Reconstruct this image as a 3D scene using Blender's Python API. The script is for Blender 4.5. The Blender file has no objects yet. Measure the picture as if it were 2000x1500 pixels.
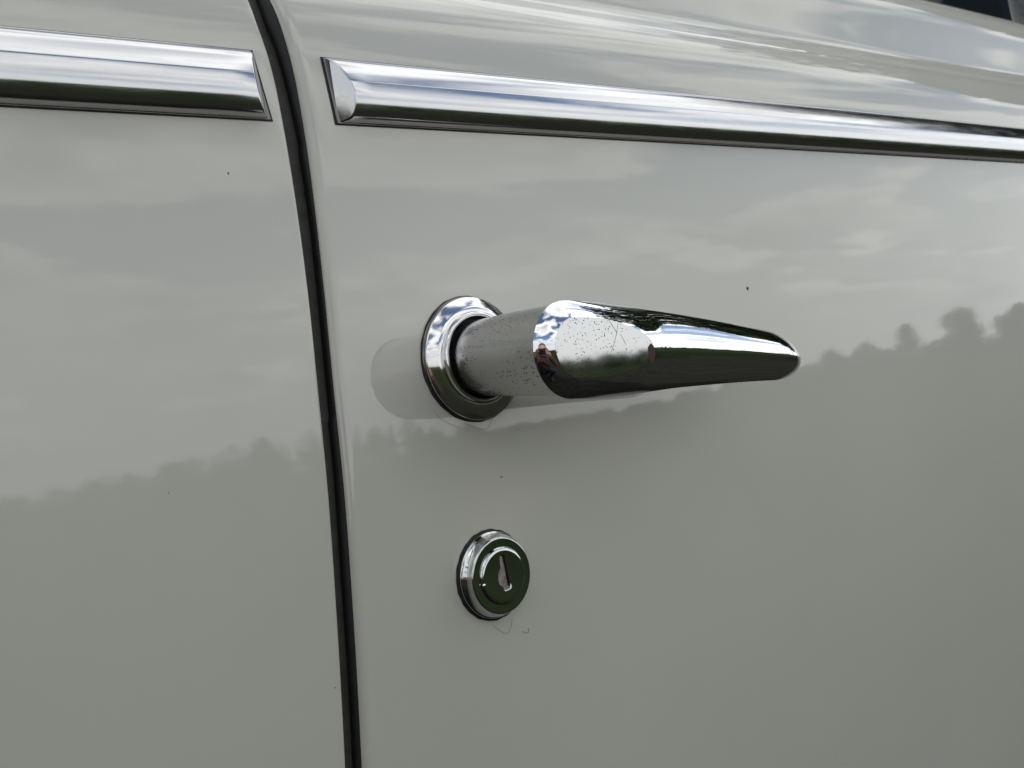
import bpy, bmesh, math, random
from mathutils import Vector, Matrix
import numpy as np
random.seed(7)
R = math.radians
S = bpy.context.scene
C = S.collection

# ------------------------------------------------------------------ camera
ZC = 0.88                       # eye height above the ground
DIST = 0.25                     # metres from the lens to the door skin
cam = bpy.data.cameras.new('camera'); co = bpy.data.objects.new('camera', cam); C.objects.link(co)
S.camera = co
roll, pitch, head = R(6.164), R(-1.746), R(41.702)
F = Vector((math.sin(head)*math.cos(pitch), math.cos(head)*math.cos(pitch), math.sin(pitch)))
Rt0 = Vector((math.cos(head), -math.sin(head), 0)); U0 = Rt0.cross(F)
Rt = Rt0*math.cos(roll) - U0*math.sin(roll)
Up = Rt0*math.sin(roll) + U0*math.cos(roll)
M = Matrix((Rt, Up, -F)).transposed().to_4x4(); M.translation = Vector((0, -DIST, ZC))
co.matrix_world = M
cam.sensor_width = 36; cam.lens = 2300/2000*36
cam.clip_start = 0.01; cam.clip_end = 6000
cam.dof.use_dof = True; cam.dof.focus_distance = 0.325; cam.dof.aperture_fstop = 48

# ------------------------------------------------------------------ sky and sun
SUN_EL, SUN_AZ = R(40), R(50)   # azimuth measured from +Y towards +X: the sun is behind the car
w = bpy.data.worlds.new('World'); S.world = w; w.use_nodes = True
nt = w.node_tree; N = nt.nodes; L = nt.links; N.clear()
def nd(t, **k):
    n = N.new(t)
    for a, b in k.items(): setattr(n, a, b)
    return n
def mathn(op, a, b=None, c=None, clamp=False):
    n = nd('ShaderNodeMath', operation=op, use_clamp=clamp)
    for i, v in enumerate((a, b, c)):
        if v is None: continue
        if isinstance(v, (int, float)): n.inputs[i].default_value = v
        else: L.new(v, n.inputs[i])
    return n.outputs[0]
def ramp(fac, stops, interp='LINEAR'):
    n = nd('ShaderNodeValToRGB'); n.color_ramp.interpolation = interp
    e = n.color_ramp.elements
    while len(e) < len(stops): e.new(0.5)
    for i, (p, c) in enumerate(stops):
        e[i].position = p; e[i].color = (c, c, c, 1) if isinstance(c, (int, float)) else (*c, 1)
    L.new(fac, n.inputs[0]); return n.outputs[0]
sky = nd('ShaderNodeTexSky', sky_type='NISHITA', sun_disc=False)
sky.sun_elevation = SUN_EL; sky.sun_rotation = SUN_AZ; sky.air_density = 1.0; sky.dust_density = 0.6
tc = nd('ShaderNodeTexCoord'); sx = nd('ShaderNodeSeparateXYZ'); L.new(tc.outputs['Generated'], sx.inputs[0])
zz = mathn('MAXIMUM', sx.outputs[2], 0.0)
den = mathn('ADD', zz, 0.12)
cx = mathn('DIVIDE', sx.outputs[0], den); cy = mathn('DIVIDE', sx.outputs[1], den)
cb = nd('ShaderNodeCombineXYZ'); L.new(cx, cb.inputs[0]); L.new(cy, cb.inputs[1])
mp = nd('ShaderNodeMapping'); L.new(cb.outputs[0], mp.inputs[0])
mp.inputs['Location'].default_value = (-5.3, 21.2, 0); mp.inputs['Rotation'].default_value = (0, 0, R(24)); mp.inputs['Scale'].default_value = (0.8, 1.35, 1)
n1 = nd('ShaderNodeTexNoise'); L.new(mp.outputs[0], n1.inputs['Vector'])
n1.inputs['Scale'].default_value = 1.25; n1.inputs['Detail'].default_value = 9; n1.inputs['Roughness'].default_value = 0.56; n1.inputs['Distortion'].default_value = 0.35
n2 = nd('ShaderNodeTexNoise'); L.new(mp.outputs[0], n2.inputs['Vector'])
n2.inputs['Scale'].default_value = 2.3; n2.inputs['Detail'].default_value = 6; n2.inputs['Roughness'].default_value = 0.5
cover = ramp(n1.outputs['Fac'], [(0.43, 0.0), (0.52, 1.0)])
lowhaze = ramp(zz, [(0.03, 1.0), (0.42, 0.0)], 'EASE')
cov = mathn('MAXIMUM', cover, mathn('MULTIPLY', lowhaze, 0.9))
thick = ramp(n1.outputs['Fac'], [(0.5, 1.0), (0.72, 0.0)])
shade = mathn('ADD', mathn('MULTIPLY', n2.outputs['Fac'], 0.55), mathn('MULTIPLY', thick, 0.75))
ccol = ramp(shade, [(0.28, (0.55, 0.58, 0.64)), (0.60, (0.90, 0.93, 0.975)), (1.0, (1.72, 1.72, 1.69))])
sm = nd('ShaderNodeMixRGB', blend_type='MULTIPLY'); sm.inputs[0].default_value = 1
L.new(sky.outputs[0], sm.inputs[1]); sm.inputs[2].default_value = (0.14, 0.14, 0.14, 1)
mx = nd('ShaderNodeMixRGB'); L.new(cov, mx.inputs[0]); L.new(sm.outputs[0], mx.inputs[1])
hz = nd('ShaderNodeMixRGB'); L.new(mathn('MULTIPLY', lowhaze, 0.8), hz.inputs[0]); L.new(ccol, hz.inputs[1]); hz.inputs[2].default_value = (1.30, 1.33, 1.34, 1)
# clouds are brighter on the side of the sky where the sun stands
n3 = nd('ShaderNodeTexNoise'); L.new(mp.outputs[0], n3.inputs['Vector']); n3.inputs['Scale'].default_value = 2.2
n3.inputs['Detail'].default_value = 8; n3.inputs['Roughness'].default_value = 0.55
puff = mathn('MULTIPLY', ramp(n3.outputs['Fac'], [(0.55, 0.0), (0.60, 1.0), (0.70, 0.3)]), ramp(zz, [(0.05, 0.0), (0.10, 1.0), (0.30, 0.0)]))
hz2 = nd('ShaderNodeMixRGB'); L.new(mathn('MULTIPLY', puff, 1.0, clamp=True), hz2.inputs[0]); L.new(hz.outputs[0], hz2.inputs[1]); hz2.inputs[2].default_value = (1.95, 1.94, 1.88, 1)
hz = hz2
sdn = nd('ShaderNodeVectorMath', operation='DOT_PRODUCT'); L.new(tc.outputs['Generated'], sdn.inputs[0])
sdn.inputs[1].default_value = (math.sin(SUN_AZ)*math.cos(SUN_EL), math.cos(SUN_AZ)*math.cos(SUN_EL), math.sin(SUN_EL))
gl = nd('ShaderNodeVectorMath', operation='SCALE'); L.new(hz.outputs[0], gl.inputs[0])
L.new(mathn('ADD', mathn('MULTIPLY', sdn.outputs['Value'], 0.38), 0.95), gl.inputs['Scale'])
L.new(gl.outputs[0], mx.inputs[2])
bg = nd('ShaderNodeBackground'); bg.inputs['Strength'].default_value = 1.0; L.new(mx.outputs[0], bg.inputs[0])
wo = nd('ShaderNodeOutputWorld'); L.new(bg.outputs[0], wo.inputs[0])

sd = Vector((math.sin(SUN_AZ)*math.cos(SUN_EL), math.cos(SUN_AZ)*math.cos(SUN_EL), math.sin(SUN_EL)))
sl = bpy.data.lights.new('sun', 'SUN'); sl.energy = 2.2; sl.angle = R(0.6); sl.color = (1, 0.95, 0.88)
so = bpy.data.objects.new('sun', sl); C.objects.link(so); so.rotation_euler = sd.to_track_quat('Z', 'Y').to_euler(); so.location = (0, 0, 30)
S.view_settings.view_transform = 'Standard'; S.view_settings.look = 'None'; S.view_settings.gamma = 1
S.view_settings.exposure = 0.12
S.cycles.max_bounces = 10; S.cycles.glossy_bounces = 8; S.cycles.diffuse_bounces = 3

# ------------------------------------------------------------------ materials
def newmat(name):
    global N, L, nt
    m = bpy.data.materials.new(name); m.use_nodes = True
    nt = m.node_tree; N = nt.nodes; L = nt.links
    return m, N['Principled BSDF']
def pset(b, **k):
    for a, v in k.items(): b.inputs[a.replace('_', ' ')].default_value = v
def objco(scale=(1, 1, 1)):
    t = nd('ShaderNodeTexCoord'); m = nd('ShaderNodeMapping'); m.inputs['Scale'].default_value = scale
    L.new(t.outputs['Object'], m.inputs[0]); return m.outputs[0]
def noise(vec, scale, detail=4, rough=0.5):
    n = nd('ShaderNodeTexNoise'); L.new(vec, n.inputs['Vector']); n.inputs['Scale'].default_value = scale
    n.inputs['Detail'].default_value = detail; n.inputs['Roughness'].default_value = rough; return n.outputs['Fac']
def bump(b, h, strength, dist):
    n = nd('ShaderNodeBump'); n.inputs['Strength'].default_value = strength; n.inputs['Distance'].default_value = dist
    L.new(h, n.inputs['Height']); L.new(n.outputs[0], b.inputs['Normal']); return n
def mixc(fac, a, b):
    n = nd('ShaderNodeMixRGB')
    L.new(fac, n.inputs[0])
    for i, v in ((1, a), (2, b)):
        if isinstance(v, tuple): n.inputs[i].default_value = (*v, 1)
        else: L.new(v, n.inputs[i])
    return n.outputs[0]

def paint():
    m, b = newmat('cream_paint')
    v = objco()
    n = noise(v, 9, 5, 0.6)
    L.new(mixc(ramp(n, [(0.3, 0.0), (0.7, 1.0)]), (0.500, 0.491, 0.424), (0.528, 0.518, 0.449)), b.inputs['Base Color'])
    pset(b, Roughness=0.55, Specular_IOR_Level=0.3, Coat_Weight=1.0, Coat_IOR=1.62)
    L.new(ramp(noise(v, 60, 3, 0.6), [(0.3, 0.018), (0.7, 0.045)]), b.inputs['Coat Roughness'])
    bn = nd('ShaderNodeBump'); bn.inputs['Strength'].default_value = 0.010; bn.inputs['Distance'].default_value = 0.0005
    L.new(noise(v, 260, 2, 0.5), bn.inputs['Height']); L.new(bn.outputs[0], b.inputs['Coat Normal'])
    return m
def chrome(name, base, rough, pits=0.0, streak=False, pit_scale=1900, wav=0.04):
    m, b = newmat(name)
    v = objco()
    pset(b, Metallic=1.0)
    r = ramp(noise(objco((1, 14, 14)) if streak else v, 60 if streak else 90, 5, 0.6), [(0.3, rough*0.6), (0.7, rough*1.5)])
    col = None
    if pits:
        vo = nd('ShaderNodeTexVoronoi'); L.new(v, vo.inputs['Vector']); vo.inputs['Scale'].default_value = pit_scale
        sc = nd('ShaderNodeSeparateColor'); L.new(vo.outputs['Color'], sc.inputs[0])
        # size of each pit from its own random value, number of pits from a slow noise
        dens = ramp(noise(v, 90, 3, 0.6), [(0.35, 0.35), (0.6, 1.0)])
        size = mathn('MULTIPLY', mathn('MULTIPLY', ramp(sc.outputs[0], [(0.35, 0.0), (1.0, 0.44)]), dens), pits)
        pit = mathn('LESS_THAN', vo.outputs['Distance'], size)
        col = mixc(pit, base, (0.07, 0.06, 0.05))
        L.new(col, b.inputs['Base Color'])
        rr = mathn('ADD', r, mathn('MULTIPLY', pit, 0.5)); L.new(rr, b.inputs['Roughness'])
    else:
        b.inputs['Base Color'].default_value = (*base, 1); L.new(r, b.inputs['Roughness'])
    if wav >= 0.01:
        bump(b, noise(v, 220, 3, 0.5), wav, 0.0003)
    return m
def plain(name, col, rough, metal=0.0, spec=0.25, nscale=200, var=0.25):
    m, b = newmat(name); pset(b, Roughness=rough, Metallic=metal, Specular_IOR_Level=spec)
    f = ramp(noise(objco(), nscale, 4, 0.6), [(0.3, 0.0), (0.7, 1.0)])
    L.new(mixc(f, tuple(c*(1-var) for c in col), tuple(min(1, c*(1+var)) for c in col)), b.inputs['Base Color'])
    return m
M_paint = paint()
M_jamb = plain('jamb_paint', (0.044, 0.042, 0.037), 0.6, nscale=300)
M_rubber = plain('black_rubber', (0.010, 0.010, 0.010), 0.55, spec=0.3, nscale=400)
M_dark = plain('dark_gasket', (0.035, 0.030, 0.026), 0.7, nscale=800, var=0.6)
M_grime = plain('grime', (0.05, 0.045, 0.035), 0.9, nscale=900, var=0.5)
M_chrome = chrome('chrome_grip', (0.70, 0.71, 0.72), 0.035, pits=0.0)
M_facet = chrome('chrome_worn', (0.50, 0.505, 0.51), 0.035, pits=1.0, pit_scale=1900, wav=0.006)
M_stem = chrome('chrome_pitted', (0.52, 0.52, 0.51), 0.20, pits=1.0, pit_scale=1900, wav=0.1)
M_esc = chrome('chrome_soft', (0.66, 0.65, 0.64), 0.085)
M_lock = chrome('chrome_lock', (0.52, 0.53, 0.51), 0.07)
M_strip = chrome('anodised_strip', (0.50, 0.50, 0.505), 0.13, streak=True, wav=0.02)
M_flange = chrome('dull_flange', (0.16, 0.155, 0.15), 0.32)
M_slot = plain('keyway_metal', (0.34, 0.30, 0.28), 0.45, metal=0.9, nscale=900, var=0.5)
M_scr = plain('scratch_metal', (0.16, 0.14, 0.13), 0.6, metal=0.3)
m_glass, b = newmat('window_glass'); pset(b, Base_Color=(0.010, 0.014, 0.016, 1), Roughness=0.02, Specular_IOR_Level=0.1, IOR=1.12)
M_glass = m_glass
M_int = plain('dark_interior', (0.02, 0.02, 0.022), 0.9)

# ------------------------------------------------------------------ helpers
def obj(name, verts, faces, mat, parent=None, sharp=40, smooth=True):
    me = bpy.data.meshes.new(name); me.from_pydata([tuple(v) for v in verts], [], faces); me.update()
    return fin(name, me, mat, parent, sharp, smooth)
def fin(name, me, mat, parent, sharp=40, smooth=True):
    if smooth:
        me.polygons.foreach_set('use_smooth', [True]*len(me.polygons))
        if sharp: me.set_sharp_from_angle(angle=R(sharp))
    me.materials.append(mat)
    o = bpy.data.objects.new(name, me); C.objects.link(o)
    if parent: o.parent = parent
    return o
def from_bm(name, bm, mat, parent=None, sharp=40, smooth=True):
    bmesh.ops.recalc_face_normals(bm, faces=bm.faces)
    me = bpy.data.meshes.new(name); bm.to_mesh(me); bm.free()
    return fin(name, me, mat, parent, sharp, smooth)
def empty(name, loc=(0, 0, 0)):
    o = bpy.data.objects.new(name, None); C.objects.link(o); o.location = loc; return o
def tag(o, label, cat, group=None):
    o['label'] = label; o['category'] = cat
    if group: o['group'] = group
    return o
def pw(x, pts):
    return float(np.interp(x, [p[0] for p in pts], [p[1] for p in pts]))
def smooth_tab(pts):                       # Catmull-like cubic through table points
    xs = np.array([p[0] for p in pts], float); ys = np.array([p[1] for p in pts], float)
    m = np.gradient(ys, xs)
    def f(x):
        x = min(max(x, xs[0]), xs[-1]); i = min(int(np.searchsorted(xs, x, 'right'))-1, len(xs)-2)
        h = xs[i+1]-xs[i]; t = (x-xs[i])/h
        return float((2*t**3-3*t*t+1)*ys[i]+(t**3-2*t*t+t)*h*m[i]+(-2*t**3+3*t*t)*ys[i+1]+(t**3-t*t)*h*m[i+1])
    return f

# ------------------------------------------------------------------ car body section, millimetres
# z = height above the handle; tilt = how far the skin's normal points up, degrees
TILT = [(-620, -16), (-300, -8), (-190, -4.5), (-110, -1.5), (-50, 2.1), (-20, 2.85), (0, 3.1), (45, 4.4), (80, 6.8), (90, 13), (98, 24), (103, 38), (106.5, 46), (108.5, 44),
        (111, 20), (114, 9), (122, 7.5), (131, 9), (136, 16), (141, 36), (147, 58), (152, 76)]
zs = np.arange(-620, 152.01, 0.25)
tl = np.interp(zs, [a for a, _ in TILT], [b for _, b in TILT])
tl = np.convolve(np.pad(tl, 6, mode='edge'), np.ones(13)/13, 'valid')
ins = np.concatenate([[0], np.cumsum((np.tan(np.radians(tl[1:]))+np.tan(np.radians(tl[:-1])))/2*0.25)])
ins -= np.interp(0, zs, ins)
def inset(z): return float(np.interp(z, zs, ins))
def tilt(z): return R(float(np.interp(z, zs, tl)))
def W(x, y, z): return (x/1000, y/1000, ZC+z/1000)      # mm (y: + into the car) to world

car = empty('car', (0.2, 0.4, 0.0))
tag(car, 'cream painted vintage car side with chrome door handle, round key lock and bright trim strip', 'car')
class G:                                   # world-space geometry parented under the car's empty
    pass
def fix(o):                                # keep world placement under the parent empty
    o.matrix_parent_inverse = Matrix.Translation(-car.location) if o.parent is car else Matrix()
    return o

gap_l = smooth_tab([(-700, 130), (-300, 141), (-101, 152.6), (-61, 155.4), (-31, 157.6), (-3, 159.0), (20.5, 160.1), (64, 160.4), (71, 160.2), (79, 159.5), (87, 158.2), (93.5, 157.4), (120, 150.5), (160, 138)])
seal_r = smooth_tab([(-700, 136), (-300, 147), (-101, 156.9), (-61, 159.7), (-31, 161.8), (-3, 163.0), (20.3, 164.3), (64, 165.8), (75.5, 165.7), (84, 165.0), (91, 164.2), (120, 157), (160, 146)])
seal_l = smooth_tab([(-700, 133.5), (-300, 144.5), (-101, 154.8), (-61, 157.2), (-31, 159.4), (-3, 161.3), (20.3, 162.3), (64, 162.5), (73, 161.9), (82, 160.8), (90, 159.2), (94, 158.9), (120, 152), (160, 139.5)])
gap_r = lambda z: seal_r(z)+0.85

zrows = sorted(set([round(v, 2) for v in list(np.arange(-620, -160, 20))+list(np.arange(-160, 78, 2.5))+list(np.arange(78, 152.1, 0.5))]))
def panel(name, side, edge, far, rad):
    # side=+1: grid from the edge towards +X (door); -1: towards -X (quarter)
    cols = []
    for k in range(0, 11):                 # rolled lip round the shut line
        a = k/10*math.pi/2
        cols.append((rad*(1-math.sin(math.pi/2-a+0)) if False else rad*(1-math.cos(a)), rad*(1-math.sin(a))))
    # k=0 is at the wall of the gap (inset rad), k=10 on the face (inset 0)
    cols = [(0, rad+9), (0, rad+4), (0, rad+0.01)] + cols[1:]
    span = abs(far)
    xs = []
    x = rad
    step = 1.2
    while x < span:
        x += step; step = min(step*1.12, 14); xs.append(min(x, span))
    offs = cols + [(q, 0) for q in xs]
    V = []; Fc = []
    nc = len(offs)
    for z in zrows:
        e = edge(z); t = tilt(z); i0 = inset(z)
        for dx, di in offs:
            # very gentle crown along the length of the car
            X = e + side*dx
            crown = ((X-250)/1000)**2*18
            V.append(W(X, i0+crown+di*math.cos(t), z-di*math.sin(t)))
    for r in range(len(zrows)-1):
        for c in range(nc-1):
            a = r*nc+c
            q = (a, a+1, a+nc+1, a+nc)
            Fc.append(q if side > 0 else q[::-1])
    # belt return: fold inwards behind the glass line
    base = len(V); last = (len(zrows)-1)*nc
    for dx, di in offs:
        pass
    for c in range(nc):
        p = V[last+c]; V.append((p[0], p[1]+0.008, p[2]-0.0005))
    for c in range(nc-1):
        q = (last+c, last+c+1, base+c+1, base+c)
        Fc.append(q if side > 0 else q[::-1])
    return fix(obj(name, V, Fc, M_paint, car, sharp=55))
door = panel('door_panel', 1, gap_r, 1450, 3.2)
quarter = panel('rear_quarter_panel', -1, gap_l, 1300, 1.1)

# jamb behind the shut line: painted flange on the left, rubber weather strip on the right
def ribbon(name, x0f, x1f, depth, mat, rnd=0.0, seg=1):
    V = []; Fc = []
    zr = [z for z in zrows if z <= 150]
    prof = []
    for k in range(seg+1):
        a = k/seg
        prof.append((a, depth-rnd*math.sin(math.pi*a)))
    for z in zr:
        a0, a1 = x0f(z), x1f(z)
        for a, d in prof: V.append(W(a0+(a1-a0)*a, inset(z)+d, z))
    n = len(prof)
    for r in range(len(zr)-1):
        for c in range(n-1):
            a = r*n+c; Fc.append((a, a+1, a+n+1, a+n))
    return fix(obj(name, V, Fc, mat, car, sharp=0))
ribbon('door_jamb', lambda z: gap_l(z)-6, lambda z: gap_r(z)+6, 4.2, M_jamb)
def knee(z):                               # small notches in the rubber below the handle and below the trim
    return 0.5/(1+math.exp((z+13)*2.5)) - 0.25 + 0.4/(1+math.exp((z-56)*2.5)) - 0.2
def seal():
    V = []; Fc = []
    zr = [z for z in sorted(set(zrows+[float(q) for q in np.arange(-20, 62, 0.5)])) if z <= 150]
    for z in zr:
        a0, a1 = min(seal_l(z)+2.7, gap_r(z)-0.45)-knee(z), seal_r(z)+1.35
        w_ = max(0.3, a1-a0)
        pf = [(a0, 4.4), (a0-0.02, 2.9), (a0+0.12*w_, 2.3), (a0+0.35*w_, 1.95), (a0+0.65*w_, 1.8), (a1, 1.95), (a1+1.2, 2.6)]
        for x, d in pf: V.append(W(x, inset(z)+d, z))
    for r in range(len(zr)-1):
        for c in range(6): a = r*7+c; Fc.append((a, a+1, a+8, a+7))
    return fix(obj('weather_seal', V, Fc, M_rubber, car, sharp=0))
seal()

# inner shell of the car so that no light leaks through the gap: floor, far side, roof
def box(name, a, b_, mat, parent=None, bev=0):
    bm = bmesh.new()
    bmesh.ops.create_cube(bm, size=1)
    a = Vector(a); b_ = Vector(b_)
    for v in bm.verts: v.co = Vector(((a[i]+b_[i])/2+(b_[i]-a[i])*v.co[i] for i in range(3)))
    if bev: bmesh.ops.bevel(bm, geom=bm.edges[:], offset=bev, segments=2, affect='EDGES')
    return from_bm(name, bm, mat, parent, 30)
fix(box('body_shell', (-1.14, 0.13, 0.27), (1.60, 1.50, 0.985), M_int, car, 0.02))
# greenhouse: glass leaning inwards from the belt, pillars, roof
bx = inset(152)/1000
belt_y, belt_z = bx+0.006, ZC+0.152
def gh(t): return (belt_y+0.13*t, belt_z+0.36*t)       # up the glass, t 0..1
def gpane(name, x0, x1, off, th, mat, parent=car, t0=-0.03, t1=1.0, s0=0.0, s1=0.0):
    y0, z0 = gh(t0); y1, z1 = gh(t1)
    V = [(x0, y0+off, z0), (x1, y0+off, z0), (x1+s1, y1+off, z1), (x0+s0, y1+off, z1),
         (x0, y0+off+th, z0), (x1, y0+off+th, z0), (x1+s1, y1+off+th, z1), (x0+s0, y1+off+th, z1)]
    Fc = [(0, 1, 2, 3), (5, 4, 7, 6), (4, 5, 1, 0), (3, 2, 6, 7), (4, 0, 3, 7), (1, 5, 6, 2)]
    o = obj(name, V, Fc, mat, parent, 30)
    return fix(o)
win = gpane('side_window', 0.10, 0.702, 0.010, 0.004, M_glass, s1=0.22)
gpane('vent_window', 0.712, 1.15, 0.010, 0.004, M_glass, s0=0.22)
gpane('window_pillar', 0.698, 0.716, 0.004, 0.016, M_strip, s0=0.22, s1=0.22)
gpane('window_pillar', 0.04, 0.102, 0.002, 0.03, M_paint)
gpane('window_pillar', 1.148, 1.22, 0.002, 0.03, M_paint)
gpane('rear_window', -0.62, 0.04, 0.010, 0.004, M_glass)
fix(box('waist_seal', (-0.6, belt_y+0.0005, belt_z-0.006), (1.15, belt_y+0.0095, belt_z+0.0015), M_rubber, car, 0.001))
fix(box('roof', (-0.70, gh(1)[0]-0.012, gh(1)[1]-0.01), (1.20, 1.35, gh(1)[1]+0.05), M_paint, car, 0.02))
fix(box('cabin', (-0.60, 0.22, 1.0), (1.13, 1.30, gh(1)[1]-0.012), M_int, car))

# ------------------------------------------------------------------ trim strips
PROF = [(-8.9, -84), (-8.6, -73), (-8.1, -46), (-7.4, -33), (-5.8, -18), (-3.9, -7.5), (-2, -1), (0.9, 6), (1.25, 17), (3, 18), (5, 23), (6.7, 34), (7.5, 58), (8.3, 78)]
zp = np.arange(-8.9, 8.301, 0.1); tp = np.interp(zp, [a for a, _ in PROF], [b for _, b in PROF])
op = -np.concatenate([[0], np.cumsum((np.tan(np.radians(tp[1:]))+np.tan(np.radians(tp[:-1])))/2*0.1)])
op = op-op.max()+5.0
body_prof = [(-8.9, 0.45)]+[(float(a), max(0.62, float(b_))) for a, b_ in zip(zp, op)]+[(8.3, 0.6)]
ZM = 71.6                                                # strip's centre line
tm = tilt(ZM)
def strip_point(x, zq, out):
    crown = ((x-250)/1000)**2*18
    return Vector(W(x, inset(ZM)+crown - out*math.cos(tm) + zq*math.sin(tm), ZM + zq*math.cos(tm) + out*math.sin(tm)))
def extrude(prof, x0, x1, closed_back=-1.5):
    bm = bmesh.new()
    n = int(abs(x1-x0)/18)+2
    pr = prof+[(prof[-1][0], closed_back), (prof[0][0], closed_back)]
    rows = []
    for k in range(n+1):
        x = x0+(x1-x0)*k/n
        rows.append([bm.verts.new(strip_point(x, a, b_)) for a, b_ in pr])
    m = len(pr)
    for k in range(n):
        for j in range(m):
            bm.faces.new((rows[k][j], rows[k][(j+1) % m], rows[k+1][(j+1) % m], rows[k+1][j]))
    bm.faces.new(rows[0]); bm.faces.new(rows[-1][::-1])
    bmesh.ops.recalc_face_normals(bm, faces=bm.faces)
    return bm
def cut(bm, p, n, bev=0.0):
    g = bmesh.ops.bisect_plane(bm, geom=bm.verts[:]+bm.edges[:]+bm.faces[:], plane_co=p, plane_no=n, clear_outer=True, dist=1e-7)
    ed = [e for e in g['geom_cut'] if isinstance(e, bmesh.types.BMEdge)]
    f = bmesh.ops.contextual_create(bm, geom=ed)['faces']
    if bev and f:
        ed = [e for e in f[0].edges]
        bmesh.ops.bevel(bm, geom=ed, offset=bev, segments=4, affect='EDGES', profile=0.5)
def strip(name, x0, x1, end, lean, label):
    # end: -1 the mitred end faces -X, +1 it faces +X ; lean: X shift of the end per mm of height
    xe = x0 if end < 0 else x1
    bm = extrude(body_prof, x0-(8 if end < 0 else 0), x1+(8 if end > 0 else 0))
    ang = R(50)
    nrm = Vector((end*math.sin(ang)*1.0, -math.cos(ang), 0)); nrm.z = -lean*nrm.x
    nrm.normalize()
    cut(bm, strip_point(xe, 0, 1.1), nrm, 0.00045)
    nv = Vector((end, 0, -lean*end)).normalized()
    cut(bm, strip_point(xe, 0, 0), nv, 0.0)
    root = fix(from_bm(name, bm, M_strip, car, 32)); root['label'] = label
    fl = [(-9.15, 0.12), (-9.15, 0.35), (-9.05, 0.5), (-8.2, 0.55), (8.1, 0.55), (8.35, 0.5), (8.45, 0.4), (8.45, 0.12)]
    bm = extrude(fl, x0-(8 if end < 0 else 0), x1+(8 if end > 0 else 0), 0.1)
    cut(bm, strip_point(xe+end*0.7, 0, 0), nv, 0.0003)
    f = from_bm('base_flange', bm, M_flange, root, 32)
    g = [(-9.4, 0.02), (-9.4, 0.2), (8.6, 0.25), (8.6, 0.02)]
    bm = extrude(g, x0-(8 if end < 0 else 0), x1+(8 if end > 0 else 0), -1.0)
    cut(bm, strip_point(xe+end*1.2, 0, 0), nv, 0.0)
    from_bm('backing_gasket', bm, M_dark, root, 32)
    for ch in root.children: ch.matrix_parent_inverse = Matrix()
    return root
def sub(o, root):                                    # sub-part under a part that sits at the world origin frame
    o.parent = root; o.matrix_parent_inverse = Matrix(); return o
strip('trim_strip', 176.2, 1400, -1, -0.055, 'long bright trim strip starting right of the door gap')
strip('trim_strip', -900, 154.6, 1, -0.135, 'bright trim strip ending left of the door gap')

# ------------------------------------------------------------------ lathe about an axis leaving the door skin
def frame(xc, zc):
    t = tilt(zc); o = Vector(W(xc, inset(zc)+((xc-250)/1000)**2*18, zc))
    n = Vector((0, -math.cos(t), math.sin(t))); up = Vector((0, math.sin(t), math.cos(t))); rx = Vector((1, 0, 0))
    return o, n, up, rx
def lathe(name, prof, fr, mat, parent, seg=128, sharp=35, wob=0.0):
    o, n, up, rx = fr
    V = []; Fc = []
    for (r, h) in prof:
        for k in range(seg):
            a = 2*math.pi*k/seg
            rr = r*(1+wob*math.sin(5*a+1)*math.sin(9*a)+wob*0.6*math.sin(23*a))
            V.append(o + n*(h/1000) + rx*(rr*math.cos(a)/1000) + up*(rr*math.sin(a)/1000))
    for i in range(len(prof)-1):
        for k in range(seg):
            a = i*seg+k; b2 = i*seg+(k+1) % seg
            Fc.append((a, b2, b2+seg, a+seg))
    ob = obj(name, V, Fc, mat, parent, sharp)
    return ob
def arc(c0, c1, r, a0, a1, n=6):
    return [(c0+r*math.cos(R(a0+(a1-a0)*k/n)), c1+r*math.sin(R(a0+(a1-a0)*k/n))) for k in range(n+1)]

# ------------------------------------------------------------------ door handle
XE, ZE = 208.8, -1.8
fe = (Vector(W(XE, 0.1, ZE)), Vector((0, -1, 0)), Vector((0, 0, 1)), Vector((1, 0, 0)))
hw_b = smooth_tab([(209, 12.5), (215, 12.62), (221, 12.5), (230, 12.0), (240, 11.2), (250, 10.5), (262, 9.75), (284, 8.35), (300, 7.35), (308, 6.7), (314, 6.3)])
def hw(x):
    if x < 209: return 12.5*math.sqrt(max(0, 1-((209-x)/12.5)**2))
    f = math.sqrt(max(0, 1-(max(0, x-299)/15)**2)); return hw_b(x)*f
zcl = smooth_tab([(196, -1.7), (209, -2.0), (220, -2.9), (230, -3.75), (240, -4.55), (250, -5.35), (262, -6.55), (284, -9.0), (308, -12.1), (314, -13.0)])
def hc(x): return 35.75-(x-196.5)*0.031
b_b = smooth_tab([(209, 6.2), (214, 6.6), (219, 6.75), (224, 6.55), (230, 6.1), (236, 5.45), (242, 4.8), (250, 4.3), (260, 4.0), (272, 3.85), (284, 3.65), (300, 3.4), (314, 3.1)])
b_x = smooth_tab([(200, 0), (223, 0), (229, 0.08), (233, 0.13), (237, 0.06), (240, 0.0), (246, 0), (314, 0)])
def bb(x):
    return b_b(max(209, x))
bk_b = smooth_tab([(209, 6), (248, 6.2), (284, 5.2), (314, 3.6)])
xs_ = [209-12.5*math.cos(R(90*k/34)) for k in range(0, 34)]+list(np.linspace(209, 299, 150)[:-1])+[299+15*math.sin(R(90*k/30)) for k in range(31)]
xs_[0] = 196.5005; xs_[-1] = 313.9995
bm = bmesh.new(); rows = []
NT = 72
def gx(x): return 211.7+(x-209)*1.007
KF = math.sqrt(1.4**2-1)
def GF(q): return (math.sqrt(KF*KF+max(0, q))-KF)/(1.4-KF)
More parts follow.
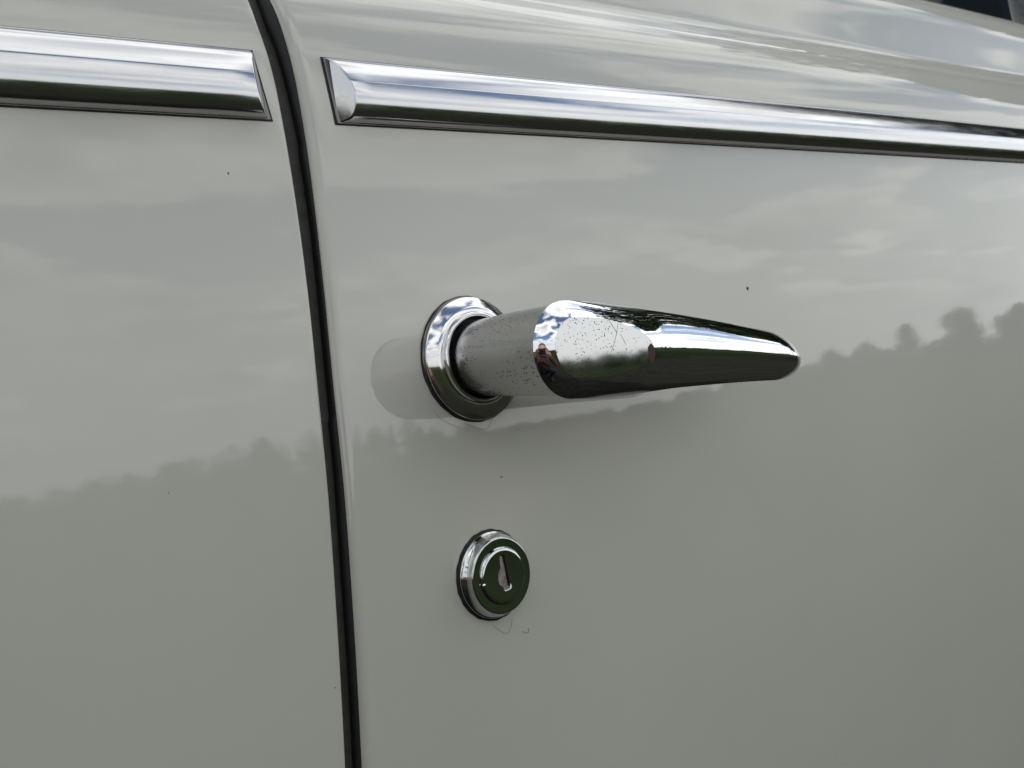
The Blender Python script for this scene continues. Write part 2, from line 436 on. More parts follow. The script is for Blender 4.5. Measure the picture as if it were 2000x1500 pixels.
for x in xs_:
    h0, z0, w0, b0 = hc(x), zcl(x), hw(x), bb(x)
    k0 = bk_b(x)*(w0/hw_b(max(209, x)) if x > 209 else w0/12.5)
    ring = []; bs = 0.90+0.085*min(1, max(0, (x-222)/26)); k0 *= min(1, max(0.15, (x-214)/26))
    for j in range(NT):                     # front: t 0..pi from top edge to bottom edge
        t = math.pi*j/NT
        c_, s_ = math.cos(t), math.sin(t)
        ring.append(bm.verts.new(W(gx(x), -(h0+1.025*b0*GF((w0/hw_b(max(209, x)) if x > 209 else w0/12.5)**2*s_*s_)+b_x(x)*s_**4), 1.025*z0+1.010*w0*c_)))
    for j in range(24):                     # back: rounded, slightly inset, turned to the door
        t = math.pi*j/24
        c_, s_ = math.cos(t), math.sin(t)
        ring.append(bm.verts.new(W(gx(x), -(h0-k0*s_**0.8), 1.025*z0-1.010*w0*(abs(c_)**0.62)*math.copysign(1, c_)*(1 if j in (0,) else bs))))
    rows.append(ring)
n = len(rows[0])
for i in range(len(rows)-1):
    for j in range(n):
        bm.faces.new((rows[i][j], rows[i][(j+1) % n], rows[i+1][(j+1) % n], rows[i+1][j]))
bm.faces.new(rows[0]); bm.faces.new(rows[-1])
bmesh.ops.remove_doubles(bm, verts=bm.verts, dist=2e-6)
bmesh.ops.recalc_face_normals(bm, faces=bm.faces)
# flat thumb facet cut across the front
fn = Vector((-0.020, -1, 0.016)).normalized()
fp = Vector(W(221, -39.75, -3))
g = bmesh.ops.bisect_plane(bm, geom=bm.verts[:]+bm.edges[:]+bm.faces[:], plane_co=fp, plane_no=fn, clear_outer=True, dist=1e-7)
loop_e = [e for e in g['geom_cut'] if isinstance(e, bmesh.types.BMEdge)]
adj = {}
for e in loop_e:
    a, c2 = e.verts; adj.setdefault(a, []).append(c2); adj.setdefault(c2, []).append(a)
start = min(adj, key=lambda v: v.co.x); order = [start]; prev = None; cur = start
while True:
    nx = [v for v in adj[cur] if v is not prev]
    if not nx: break
    prev, cur = cur, nx[0]
    if cur is start: break
    order.append(cur)
loop = [v.co.copy() for v in order]
handle = fix(from_bm('door_handle', bm, M_chrome, car, 38)); handle['label'] = 'chrome teardrop pull handle on a flared stem'
cen = sum(loop, Vector())/len(loop)
V = []; Fc = []
rings = [(0.0, 0.0), (0.12, 0.009), (0.28, 0.012)]      # distance inwards, depth (mm): a soft rolled rim
for d, dep in rings:
    for p in loop:
        q = p+(cen-p).normalized()*(d/1000)
        V.append(q+fn*(dep/1000))
nl = len(loop)
for i in range(len(rings)-1):
    for k in range(nl): Fc.append((i*nl+k, i*nl+(k+1) % nl, (i+1)*nl+(k+1) % nl, (i+1)*nl+k))
Fc.append(tuple((len(rings)-1)*nl+k for k in range(nl)))
bmf = bmesh.new(); vv = [bmf.verts.new(v) for v in V]
for f in Fc: bmf.faces.new([vv[i] for i in f])
facet = from_bm('worn_facet', bmf, M_facet, handle, 50)
facet.data.polygons[-1].use_smooth = False
# a spot at the blunt end of the facet where the plating has worn through to copper
M_copper = plain('bare_copper', (0.060, 0.034, 0.029), 0.5, metal=0.2, nscale=700, var=0.35)
V = []
for k in range(28):
    a = 2*math.pi*k/28
    p = Vector(W(gx(234.9)+(1.35+0.25*math.sin(3*a+1))*math.cos(a), -44, -5.3+(2.5+0.3*math.sin(2*a))*math.sin(a)))
    d = (p-fp).dot(fn); V.append(p-fn*d+fn*0.00003)
c_ = sum(V, Vector())/len(V)+fn*0.00006
obj('worn_spot', V+[c_], [(k, (k+1) % 28, 28) for k in range(28)], M_copper, handle, 0)
# scratches crossing on the facet
def facet_point(x, z, up=0.02):
    p = Vector(W(gx(x), -39, z*1.02)); d = (p-fp).dot(fn); return p-fn*d+fn*((up+0.013)/1000)
def scratch(pts, wd):
    V = []; Fc = []
    for i, (x, z) in enumerate(pts):
        j = min(i+1, len(pts)-1); k = max(i-1, 0)
        dx, dz = pts[j][0]-pts[k][0], pts[j][1]-pts[k][1]; l = math.hypot(dx, dz)
        wx, wz = -dz/l*wd/2, dx/l*wd/2
        for s, u in ((-1, 0.005), (0, 0.03), (1, 0.005)): V.append(facet_point(x+s*wx, z+s*wz, u))
    for i in range(len(pts)-1):
        for c in range(2): Fc.append((3*i+c, 3*i+c+1, 3*i+c+4, 3*i+c+3))
    return obj('scratch', V, Fc, M_scr, handle, 0)
scratch([(219.6, 6.0), (220.3, 4.7), (221.6, 2.6), (223.0, 0.8)], 0.16)
scratch([(223.6, 3.2), (222.6, 0.6), (221.2, -2.0), (219.9, -3.9)], 0.14)
scratch([(224.2, 0.4), (225.0, -1.0), (225.4, -1.9)], 0.13)
scratch([(205.6, 4.3), (206.6, 3.3)], 0.10)

prof = [(10.0, -3), (10.0, 2.2)]+[(10.2+0.055*h, h) for h in (3, 6, 9, 12, 15, 18, 21, 24, 27, 30, 33)]
prof = [(r, h) for r, h in prof]
prof += [(12.2, 34.5), (12.32, 35.72)]
stem = lathe('stem', prof, fe, M_stem, handle, 128, 40)
# the top rim of the stem follows the sloping back edge of the grip
for v in stem.data.vertices:
    hh = -v.co.y*1000
    if hh > 27: v.co.y += max(0, (v.co.x*1000-196.5)*0.031)*(hh-27)/8.72/1000
    if hh > 22:
        X_ = v.co.x*1000; Z_ = (v.co.z-ZC)*1000; k_ = min(1, (hh-22)/13)
        tz = 1.025*zcl(max(X_, 197))+(Z_-ZE)*min(1, 1.01*hw(max(X_, 209))/12.55)*0.99
        v.co.z = ZC+(Z_+(tz-Z_)*k_)/1000
    if hh > 0: v.co.x += 0.0029*min(1, hh/35.7)
fs = frame(XE, ZE)
esc = [(17.0, 0.9), (17.05, 1.5)]+arc(16.6, 1.5, 0.45, 0, 60, 4)+[(15.6, 2.55), (14.4, 3.3), (13.3, 3.75), (12.8, 3.72)]+arc(11.95, 3.95, 0.8, 45, 180, 9)+[(11.1, 2.6), (11.0, -2)]
lathe('escutcheon', esc, fs, M_esc, handle, 160, 30)
lathe('collar_seal', [(11.2, 1.9), (10.3, 2.0), (10.0, 1.9)], fs, M_rubber, handle, 96)
lathe('backing_ring', [(17.35, 0.35), (17.4, 0.75), (17.2, 0.95), (16.3, 0.97)], fs, M_flange, handle, 160)
lathe('gasket', [(17.5, -1.0), (17.55, 0.25), (17.3, 0.45), (16.5, 0.5)], fs, M_dark, handle, 160, wob=0.004)

# ------------------------------------------------------------------ key lock
XL, ZL = 205.4, -61.2
fl_ = frame(XL, ZL)
bez = [(11.8, 0.4), (11.85, 0.9)]+arc(11.4, 1.0, 0.45, 10, 70, 4)+[(11.35, 1.7), (10.95, 2.6), (10.6, 3.3)]+arc(9.95, 3.95, 0.55, 10, 90, 7)+[(9.3, 4.5), (7.92, 4.48), (7.9, 2.0)]
lock = fix(lathe('door_lock', bez, fl_, M_lock, car, 144, 40)); lock['label'] = 'round chrome key lock below the handle'
lathe('gasket', [(12.4, -1.0), (12.45, 0.3), (12.1, 0.5), (11.5, 0.55)], fl_, M_rubber, lock, 144, wob=0.008)
# plug with a real key slot cut through its face
o_, n_, u_, r_ = fl_
def lp(x, z, h): return o_+r_*(x/1000)+u_*(z/1000)+n_*(h/1000)
slot = [(-0.9, 5.3), (0.4, 5.6), (1.0, 5.5), (1.4, 1.5), (1.85, -3.3), (1.6, -3.8), (-0.4, -4.1), (-0.7, -3.8), (-0.87, -2.8), (-1.75, -2.2), (-2.25, -1.0), (-2.1, 0.6), (-1.65, 1.6), (-1.0, 2.2)]
def plug():
    bm = bmesh.new(); seg = 96
    rings = [(7.84, 2.0), (7.84, 4.52), (7.68, 4.95), (7.4, 5.2), (7.0, 5.32), (6.6, 5.34)]
    prev = None
    for r, h in rings:
        cur = [bm.verts.new(lp(r*math.cos(2*math.pi*k/seg), r*math.sin(2*math.pi*k/seg), h)) for k in range(seg)]
        if prev:
            for k in range(seg): bm.faces.new((prev[k], prev[(k+1) % seg], cur[(k+1) % seg], cur[k]))
        prev = cur
    oe = [bm.edges.get((prev[k], prev[(k+1) % seg])) for k in range(seg)]
    s0 = [bm.verts.new(lp(x, z, 5.34)) for x, z in slot]
    ie = [bm.edges.new((s0[k], s0[(k+1) % len(s0)])) for k in range(len(s0))]
    bmesh.ops.triangle_fill(bm, use_beauty=True, edges=oe+ie)
    s1 = [bm.verts.new(lp(x*0.97, z*0.985, 3.3)) for x, z in slot]
    for k in range(len(s0)): bm.faces.new((s0[k], s0[(k+1) % len(s0)], s1[(k+1) % len(s0)], s1[k]))
    return from_bm('key_plug', bm, M_lock, lock, 30)
plug()
sf = [lp(x*0.99, z*0.995, 4.7) for x, z in slot]
obj('keyway_shutter', sf, [tuple(range(len(sf)))], M_slot, lock, 0, False)
obj('keyway_shade_strip', [lp(x, z, 4.72) for x, z in ((0.55, 5.4), (1.0, 5.4), (1.4, 1.5), (1.82, -3.2), (1.3, -3.2), (0.95, 1.5))], [tuple(range(6))], M_rubber, lock, 0, False)  # flat black strip stands in for deep shade along the shutter's right side
# bright worn lip round the lower end of the slot and the small locating pip
def tube(name, pts, r, mat, parent, seg=8):
    V = []; Fc = []
    pts = [Vector(p) for p in pts]
    for i, p in enumerate(pts):
        d = (pts[min(i+1, len(pts)-1)]-pts[max(i-1, 0)]).normalized()
        a = d.cross(Vector((0.1, 0.9, 0.3))).normalized(); b2 = d.cross(a)
        rr = r*(0.35 if i in (0, len(pts)-1) else 1)
        for k in range(seg):
            t = 2*math.pi*k/seg; V.append(p+a*(rr*math.cos(t)/1000)+b2*(rr*math.sin(t)/1000))
    for i in range(len(pts)-1):
        for k in range(seg): Fc.append((i*seg+k, i*seg+(k+1) % seg, (i+1)*seg+(k+1) % seg, (i+1)*seg+k))
    Fc += [tuple(range(seg)), tuple((len(pts)-1)*seg+k for k in range(seg))]
    return obj(name, V, Fc, mat, parent, 0)
M_bright = chrome('bright_edge', (0.85, 0.85, 0.85), 0.25)
tube('slot_lip', [lp(x, z, 5.34) for x, z in ((-0.82, -3.4), (-0.75, -3.95), (-0.4, -4.2), (0.6, -4.08), (1.6, -3.92), (1.92, -3.4), (1.85, -2.6))], 0.24, M_bright, lock)
tube('slot_lip', [lp(x, z, 5.34) for x, z in ((-2.3, -1.0), (-2.1, -1.75), (-1.75, -2.3), (-1.0, -2.85))], 0.24, M_bright, lock)
bm = bmesh.new(); bmesh.ops.create_uvsphere(bm, u_segments=16, v_segments=10, radius=0.00055)
for v in bm.verts: v.co = lp(0, 0, 0)+r_*(-7.2/1000+v.co.x)+u_*(-1.2/1000+v.co.z)+n_*(5.1/1000+v.co.y*0.6)
from_bm('locating_pip', bm, M_bright, lock)

# specks, hairs and wax creases on the paint
def surf(x, z, out): t = tilt(z); return Vector(W(x, inset(z)+((x-250)/1000)**2*18-out*math.cos(t), z+out*math.sin(t)))
for (x, z, s, asp) in ((142.5, 48.9, 0.33, 0.6), (337.9, 11.8, 0.62, 1.0), (152.0, -78.0, 0.15, 1.3), (213.5, -35.5, 0.2, 1.8),
                       (116, -24.0, 0.13, 1), (94, 87, 0.35, 0.6)):
    bm = bmesh.new(); bmesh.ops.create_icosphere(bm, subdivisions=2, radius=s/1000)
    c0 = surf(x, z, 0.0)
    for v in bm.verts:
        k = 1+0.25*math.sin(v.co.x*9000+v.co.z*7000)
        v.co = Vector((v.co.x*k*asp, v.co.y*0.35, v.co.z*k))+c0
    fix(from_bm('paint_fleck', bm, M_grime, car, 0))
def hair(pts, r=0.05):
    r *= 0.6
    P = [surf(x, z, 0.05+0.25*math.sin(math.pi*i/(len(pts)-1))) for i, (x, z) in enumerate(pts)]
    return fix(tube('lint_hair', P, r, M_grime, car, 6))
def curve(ps, n=10):
    out = []
    for i in range(len(ps)-1):
        p0, p1, p2, p3 = ps[max(i-1, 0)], ps[i], ps[i+1], ps[min(i+2, len(ps)-1)]
        for k in range(n):
            t = k/n
            out.append(tuple(0.5*((2*p1[c])+(-p0[c]+p2[c])*t+(2*p0[c]-5*p1[c]+4*p2[c]-p3[c])*t*t+(-p0[c]+3*p1[c]-3*p2[c]+p3[c])*t**3) for c in (0, 1)))
    out.append(ps[-1]); return out
hair(curve([(203.4, -74.5), (205.6, -76.6), (208.0, -78.2), (210.0, -76.6), (210.8, -74.6)]), 0.05)
hair(curve([(214.0, -79.0), (215.6, -79.9), (216.6, -78.6)]), 0.07)
hair(curve([(203, -18.8), (206, -20.4), (210, -21.6), (212.0, -20.4), (213.2, -18.6)]), 0.05)
hair(curve([(193, -14.5), (196, -17.5), (201, -20.0)]), 0.04)

# ------------------------------------------------------------------ ground
def ground():
    m, b = newmat('mown_grass'); v = objco()
    f = ramp(noise(v, 0.35, 6, 0.65), [(0.3, 0.0), (0.7, 1.0)]); f2 = ramp(noise(v, 14, 5, 0.7), [(0.3, 0.0), (0.7, 1.0)])
    L.new(mixc(f2, mixc(f, (0.014, 0.022, 0.010), (0.024, 0.034, 0.015)), mixc(f, (0.022, 0.033, 0.016), (0.034, 0.044, 0.022))), b.inputs['Base Color'])
    pset(b, Roughness=1.0, Specular_IOR_Level=0.0)
    bump(b, noise(v, 30, 5, 0.7), 0.6, 0.05)
    return m
M_grass = ground()
Vg = []; Fg = []
rad = [0, 2, 5, 12, 30, 80, 200, 500, 1500, 4500]; seg = 64
for r in rad[1:]:
    for k in range(seg): Vg.append((r*math.cos(2*math.pi*k/seg), r*math.sin(2*math.pi*k/seg), 0))
Vg.append((0, 0, 0)); cidx = len(Vg)-1
for k in range(seg): Fg.append((k, (k+1) % seg, cidx))
for i in range(len(rad)-2):
    for k in range(seg): Fg.append((i*seg+k, (i+1)*seg+k, (i+1)*seg+(k+1) % seg, i*seg+(k+1) % seg))
gr = obj('ground', Vg, [f if len(f) == 4 else f for f in Fg], M_grass, None, 0, False); gr['kind'] = 'structure'
M_track = plain('worn_track', (0.020, 0.020, 0.016), 1.0, spec=0.0, nscale=12, var=0.35)
tr = obj('road', [(-40, -2.3, 0.004), (40, -2.3, 0.004), (40, 1.9, 0.004), (-40, 1.9, 0.004)], [(0, 1, 2, 3)], M_track, None, 0, False); tr['kind'] = 'structure'

# ------------------------------------------------------------------ trees round the field
def leafmat(name, a, b_):
    m, b = newmat(name)
    g = nd('ShaderNodeNewGeometry')
    L.new(mixc(g.outputs['Random Per Island'], a, b_), b.inputs['Base Color']); pset(b, Roughness=0.7, Specular_IOR_Level=0.2)
    return m
M_leaf = leafmat('leaf_green', (0.030, 0.050, 0.022), (0.070, 0.095, 0.040))
M_bark = plain('bark', (0.09, 0.07, 0.05), 0.9, nscale=6)
def leaves(V, Fc, c, rx, rz, n, s, rng):
    for _ in range(n):
        d = Vector((rng.gauss(0, 1), rng.gauss(0, 1), rng.gauss(0, 1))).normalized()*(rng.random()**0.4)
        p = c+Vector((d.x*rx, d.y*rx, d.z*rz))
        a = Vector((rng.gauss(0, 1), rng.gauss(0, 1), rng.gauss(0, 1))).normalized(); b2 = a.orthogonal().normalized(); c3 = a.cross(b2)
        k = s*rng.uniform(0.6, 1.3); i = len(V)
        V += [p-b2*k-c3*k*0.6, p+b2*k-c3*k*0.5, p+b2*k*0.7+c3*k*0.7, p-b2*k*0.8+c3*k*0.6]; Fc.append((i, i+1, i+2, i+3))
def polar(bearing, dist):                    # bearing in degrees from -Y towards +X
    return dist*math.sin(R(bearing)), -dist*math.cos(R(bearing))
# far belt of trees all round
rng = random.Random(3); V = []; Fc = []
for k in range(420):
    be = k/420*360+rng.uniform(-0.4, 0.4); dist = rng.uniform(330, 400)
    hgt = pw(be, [(0, 7), (15, 7.5), (20, 8.5), (27, 11.5), (33, 14.0), (36, 11), (39, 6.5), (42, 3.7), (48, 3.7), (52, 6.5), (56, 7.6), (62, 7.8), (80, 8), (150, 7), (300, 7), (360, 7)])*rng.uniform(0.86, 1.08)*(1+0.13*math.sin(be*2.3+0.6)+0.09*math.sin(be*5.9))
    if rng.random() < 0.07 and not 38 < be < 51: hgt += 2.2
    x, y = polar(be, dist)
    if 33 < be < 38.5 and k % 2:            # pointed conifers
        for q in range(5): leaves(V, Fc, Vector((x, y, hgt*(0.12+0.21*q))), 2.2*(1-q*0.18), hgt*0.13, 34, 0.55, rng)
    else:
        leaves(V, Fc, Vector((x, y, hgt*0.5)), rng.uniform(3.0, 4.6), hgt*0.5, 150, 0.75, rng)
        leaves(V, Fc, Vector((x, y, hgt*0.28)), 6.0, hgt*0.25, 110, 1.05, rng)
tb = obj('far_wood', V, Fc, M_leaf, None, 0, False); tb['kind'] = 'stuff'; tb['label'] = 'dark belt of trees along the far edge of the field'; 
# nearer trees towards the front of the car
TREES = [(52.6, 260, 6.6, 3.0), (55.0, 250, 7.2, 3.2), (57.4, 240, 7.4, 3.4), (59.2, 225, 7.2, 3.2), (61.2, 205, 8.6, 2.9), (63.8, 200, 9.7, 3.9), (66.6, 200, 8.2, 5.0), (70.5, 190, 10, 6.0), (75.5, 190, 11, 6),
         (17.5, 310, 7.6, 5.0), (21.0, 320, 8.8, 4.5), (24.6, 310, 10.2, 4.6), (29, 320, 13.2, 5.0)]
LAB = ['lowest round-topped tree in front of the far wood', 'low tree beside the lowest round-topped one', 'mid-height tree left of the tall pair', 'bushy tree just left of the tall pair',
       'tall narrow tree, left one of the tall pair', 'tallest broad tree, right one of the tall pair', 'wide tree right of the tall pair', 'second wide tree right of the tall pair', 'outermost tree towards the front of the car',
       'leftmost lone tree at the wood edge', 'second lone tree from the left at the wood edge', 'third lone tree from the left at the wood edge', 'fourth lone tree from the left at the wood edge']
for i, (be, dist, hgt, wd) in enumerate(TREES):
    x, y = polar(be, dist); rt = empty('tree', (x, y, 0))
    tag(rt, LAB[i], 'tree', 'trees across the field')
    rng = random.Random(50+i)
    V = []; Fc = []
    for q in range(9):
        a = rng.uniform(0, 6.28); rr = rng.uniform(0.1, 0.62)*wd
        c = Vector((math.cos(a)*rr, math.sin(a)*rr, hgt*rng.uniform(0.42, 0.80)))
        leaves(V, Fc, c, wd*0.42, hgt*0.17, 130, wd*0.085, rng)
    leaves(V, Fc, Vector((0, 0, hgt*0.45)), wd*0.8, hgt*0.42, 320, wd*0.09, rng)
    leaves(V, Fc, Vector((0, 0, hgt*0.82)), wd*0.45, hgt*0.16, 160, wd*0.08, rng)
    obj('crown', V, Fc, M_leaf, rt, 0, False)
    V = []; Fc = []
    for z, r in ((0, 0.5), (hgt*0.2, 0.36), (hgt*0.5, 0.26), (hgt*0.8, 0.08)):
        for k in range(8): V.append((r*math.cos(k*math.pi/4), r*math.sin(k*math.pi/4), z))
    for q in range(3):
        for k in range(8): Fc.append((q*8+k, q*8+(k+1) % 8, q*8+8+(k+1) % 8, q*8+8+k))
    obj('trunk', V, Fc, M_bark, rt, 0)

# ------------------------------------------------------------------ red-roofed brick house behind the photographer
M_brick = plain('red_brick', (0.18, 0.075, 0.05), 0.9, nscale=3, var=0.3)
M_tile = plain('clay_tile', (0.20, 0.07, 0.045), 0.85, nscale=5, var=0.35)
M_wpaint = plain('window_white', (0.6, 0.6, 0.58), 0.5)
hs = empty('brick_house', (-62, -14, 0)); tag(hs, 'long red brick house with clay tiled roof and chimneys beyond the track', 'house')
hs.rotation_euler = (0, 0, R(78))
def lbox(name, a, b_, mat, par): 
    o = box(name, a, b_, mat, par); return o
lbox('wall', (-13, 0, 0), (13, 8, 3.4), M_brick, hs)
V = [(-13.5, -0.5, 3.402), (13.5, -0.5, 3.402), (13.5, 8.5, 3.402), (-13.5, 8.5, 3.402), (-13.5, 4, 6.4), (13.5, 4, 6.4)]
rf = obj('roof', V, [(0, 1, 5, 4), (2, 3, 4, 5), (1, 2, 5), (3, 0, 4), (3, 2, 1, 0)], M_tile, hs, 0, False)
for x in (-8, 3, 9): lbox('chimney', (x-0.5, 3.5, 5.8), (x+0.5, 4.5, 7.6), M_brick, rf)
for x in (-10.5, -6.5, -2.5, 2.5, 6.5, 10.5):
    wn = lbox('window', (x-0.8, -0.06, 1.0), (x+0.8, 0.05, 2.5), M_wpaint, hs)
    lbox('pane', (x-0.68, -0.075, 1.12), (x-0.04, -0.062, 2.38), M_glass, wn); lbox('pane', (x+0.04, -0.075, 1.12), (x+0.68, -0.062, 2.38), M_glass, wn)
lbox('door', (-0.55, -0.07, 0.02), (0.55, 0.05, 2.1), M_bark, hs)

# ------------------------------------------------------------------ large tree close to the front of the car
bt = empty('tree', (15.5, 1.2, 0)); tag(bt, 'large spreading tree close beyond the front of the car, its crown overhead', 'tree', 'trees across the field')
rng = random.Random(9); V = []; Fc = []
for q in range(26):
    a = rng.uniform(0, 6.28); rr = rng.uniform(0.2, 1.0)*4.1
    leaves(V, Fc, Vector((math.cos(a)*rr, math.sin(a)*rr, rng.uniform(3.2, 10.2))), 1.7, 1.3, 220, 0.19, rng)
leaves(V, Fc, Vector((0, 0, 6.6)), 4.1, 3.6, 2500, 0.25, rng)
obj('crown', V, Fc, M_leaf, bt, 0, False)
V = []; Fc = []
for z, r in ((0, 0.62), (0.5, 0.42), (3, 0.34), (5.5, 0.20), (8, 0.06)):
    for k in range(12): V.append((r*math.cos(k*math.pi/6)+0.1*math.sin(z), r*math.sin(k*math.pi/6), z))
for q in range(4):
    for k in range(12): Fc.append((q*12+k, q*12+(k+1) % 12, q*12+12+(k+1) % 12, q*12+12+k))
obj('trunk', V, Fc, M_bark, bt, 0)

ct = empty('tree', (13.6, -1.55, 0)); tag(ct, 'small round-headed tree added off the front corner of the car for its dark reflection', 'tree', 'trees across the field')  # unseen tree added to put a dark curved reflection on the door shoulder
rng = random.Random(12); V = []; Fc = []
leaves(V, Fc, Vector((0, 0, 6.0)), 1.9, 2.1, 3200, 0.17, rng)
leaves(V, Fc, Vector((0.2, 0.2, 6.0)), 1.4, 1.6, 1100, 0.3, rng)
obj('crown', V, Fc, M_leaf, ct, 0, False)
V = []; Fc = []
for z, r in ((0, 0.30), (0.4, 0.2), (2.5, 0.16), (5.5, 0.08)):
    for k in range(10): V.append((r*math.cos(k*math.pi/5)+0.05*math.sin(z), r*math.sin(k*math.pi/5), z))
for q in range(3):
    for k in range(10): Fc.append((q*10+k, q*10+(k+1) % 10, q*10+10+(k+1) % 10, q*10+10+k))
obj('trunk', V, Fc, M_bark, ct, 0)

# ------------------------------------------------------------------ the photographer, squatting, seen only as a reflection in the chrome
M_knit = plain('mauve_knit', (0.070, 0.040, 0.038), 0.9, nscale=60, var=0.25)
M_skin = plain('skin', (0.46, 0.27, 0.20), 0.5, nscale=40, var=0.08)
M_hair = plain('dark_hair', (0.035, 0.022, 0.015), 0.6, nscale=80, var=0.4)
M_trs = plain('dark_trousers', (0.022, 0.024, 0.032), 0.9, nscale=50, var=0.3)
M_cam = plain('camera_black', (0.02, 0.02, 0.02), 0.4)
ph = empty('person', (-0.31, -0.60, 0)); tag(ph, 'squatting person in a mauve brown jumper holding a compact camera to the door handle', 'person')
bwd = -Vector((F.x, F.y, 0)).normalized(); sidev = Vector((Rt0.x, Rt0.y, 0)).normalized()
eye = Vector((0, -DIST, ZC))
def B(back, side, z):                     # metres behind the lens, to its right, above the ground (local to the person)
    p = eye+bwd*back+sidev*side; return Vector((p.x+0.31, p.y+0.60, z))
def skinned(name, chains, mat, parent, levels=2, root=0):
    bm = bmesh.new(); lay = bm.verts.layers.skin.verify(); made = {}
    for ch in chains:
        prev = None
        for p, r in ch:
            key = tuple(round(c, 4) for c in p)
            if key not in made:
                v = bm.verts.new(p); rr = r if isinstance(r, tuple) else (r, r); v[lay].radius = rr; made[key] = v
            v = made[key]
            if prev is not None and bm.edges.get((prev, v)) is None: bm.edges.new((prev, v))
            prev = v
    bm.verts.ensure_lookup_table(); bm.verts[root][lay].use_root = True
    me = bpy.data.meshes.new(name); bm.to_mesh(me); bm.free(); me.materials.append(mat)
    o = bpy.data.objects.new(name, me); C.objects.link(o); o.parent = parent
    m = o.modifiers.new('skin', 'SKIN'); m.use_smooth_shade = True
    m = o.modifiers.new('sub', 'SUBSURF'); m.levels = levels; m.render_levels = levels
    return o
pel = (B(0.56, 0, 0.34), (0.15, 0.12)); wai = (B(0.50, 0, 0.48), (0.135, 0.11)); che = (B(0.42, 0, 0.64), (0.155, 0.12)); nb = (B(0.375, 0, 0.755), (0.07, 0.06)); nk = (B(0.34, 0, 0.81), 0.052)
ch = [[pel, wai, che, nb, nk, (B(0.325, 0, 0.86), 0.06)]]
for sg in (-1, 1):
    ch.append([che, (B(0.40, sg*0.16, 0.715), 0.062), (B(0.31, sg*0.235, 0.60), 0.045), (B(0.25, sg*0.25, 0.56), 0.042), (B(0.14, sg*0.15, 0.70), 0.034), (B(0.055, sg*0.075, 0.815), 0.027)])
torso = skinned('jumper', ch, M_knit, ph)
ch = [[(B(0.57, 0, 0.30), (0.15, 0.13))]]
hip = (B(0.57, 0, 0.30), (0.15, 0.12))
ch = []
for sg in (-1, 1):
    ch.append([hip, (B(0.50, sg*0.11, 0.29), 0.095), (B(0.34, sg*0.20, 0.36), 0.072), (B(0.26, sg*0.23, 0.40), 0.062), (B(0.36, sg*0.21, 0.22), 0.058), (B(0.42, sg*0.19, 0.10), 0.042), (B(0.40, sg*0.19, 0.05), 0.042), (B(0.27, sg*0.22, 0.035), 0.036)])
skinned('trousers', ch, M_trs, ph)
# head with nose, ears and hair
hd = skinned('head', [[(B(0.335, 0, 0.845), 0.05), (B(0.325, 0, 0.885), (0.066, 0.075)), (B(0.325, 0, 0.94), (0.074, 0.09)), (B(0.33, 0, 0.985), (0.066, 0.08)), (B(0.335, 0, 1.015), (0.035, 0.045))],
                      [(B(0.325, 0, 0.885), (0.066, 0.075)), (B(0.255, 0, 0.895), 0.018)],
                      [(B(0.325, 0, 0.94), (0.074, 0.09)), (B(0.238, 0, 0.918), 0.011)]], M_skin, ph)
skinned('hair', [[(B(0.37, 0, 0.90), (0.066, 0.06)), (B(0.368, 0, 0.96), (0.084, 0.08)), (B(0.345, 0, 1.01), (0.075, 0.085)), (B(0.30, 0, 1.025), (0.045, 0.05))]], M_hair, ph)
for sg in (-1, 1):
    skinned('ear', [[(B(0.335, sg*0.072, 0.905), 0.008), (B(0.34, sg*0.082, 0.93), 0.012), (B(0.345, sg*0.084, 0.95), 0.010)]], M_skin, hd)
    skinned('eye', [[(B(0.262, sg*0.032, 0.938), 0.008), (B(0.257, sg*0.032, 0.938), 0.007)]], M_hair, hd, 1)
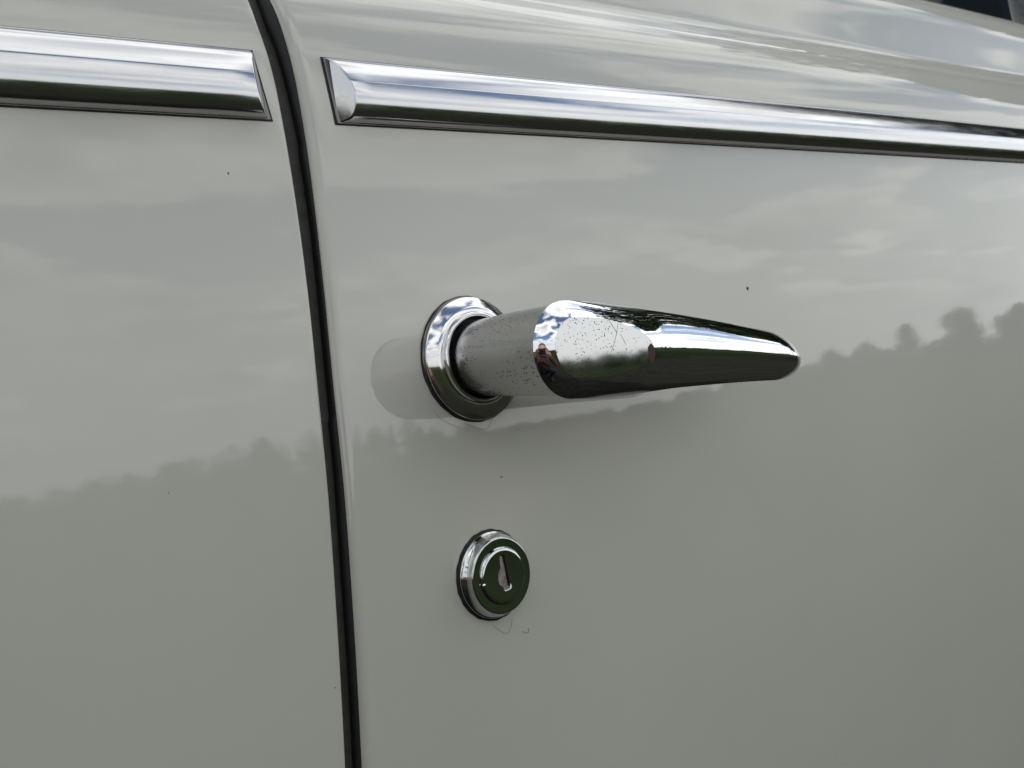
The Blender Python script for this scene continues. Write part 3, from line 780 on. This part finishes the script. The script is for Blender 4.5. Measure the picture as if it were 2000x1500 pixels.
# compact camera just behind the point the picture is taken from
def obox(name, back0, back1, s0, s1, z0, z1, mat, par, bev=0.004):
    bm = bmesh.new(); vs = {}
    bmesh.ops.create_cube(bm, size=1)
    for v in bm.verts: v.co = B((back0+back1)/2+(back1-back0)*v.co.x, (s0+s1)/2+(s1-s0)*v.co.y, (z0+z1)/2+(z1-z0)*v.co.z)
    bmesh.ops.bevel(bm, geom=bm.edges[:], offset=bev, segments=3, affect='EDGES')
    return from_bm(name, bm, mat, par, 30)
pc = empty('compact_camera', (-0.31, -0.60, 0)); tag(pc, 'small black compact camera held up close to the door handle', 'camera')
obox('camera_body', 0.030, 0.052, -0.048, 0.048, 0.850, 0.908, M_cam, pc)
V = []; Fc = []
for bk, r in ((0.031, 0.021), (0.018, 0.0205), (0.017, 0.019), (0.010, 0.0175), (0.0095, 0.013), (0.012, 0.012)):
    for k in range(24): V.append(B(bk, r*math.cos(k*math.pi/12), ZC+r*math.sin(k*math.pi/12)))
for q in range(5):
    for k in range(24): Fc.append((q*24+k, q*24+(k+1) % 24, q*24+24+(k+1) % 24, q*24+24+k))
obj('lens_barrel', V, Fc, M_cam, pc, 30)
# hands: palm, four curled fingers and a thumb on either side of the camera
for sg in (-1, 1):
    hand = skinned('hand', [[(B(0.066, sg*0.082, 0.812), 0.022), (B(0.062, sg*0.072, 0.84), (0.026, 0.014)), (B(0.058, sg*0.064, 0.872), (0.026, 0.012))]], M_skin, ph)
    for k, (z, ln) in enumerate(((0.896, 1.0), (0.880, 1.1), (0.864, 1.0), (0.850, 0.82))):
        skinned('finger', [[(B(0.060, sg*0.064, z-0.006), 0.0085), (B(0.044, sg*0.060, z), 0.0082), (B(0.028, sg*0.054, z+0.002), 0.0076), (B(0.0235, sg*(0.054-0.024*ln), z+0.001), 0.0066)]], M_skin, hand, 1)
    skinned('thumb', [[(B(0.072, sg*0.072, 0.845), 0.011), (B(0.066, sg*0.050, 0.856), 0.0095), (B(0.061, sg*0.032, 0.868), 0.0080)]], M_skin, hand, 1)
for sg in (-1, 1):
    skinned('shoe', [[(B(0.44, sg*0.185, 0.045), 0.042), (B(0.36, sg*0.195, 0.04), (0.044, 0.036)), (B(0.25, sg*0.215, 0.034), (0.046, 0.030)), (B(0.19, sg*0.225, 0.028), (0.034, 0.022))]], M_cam, ph)
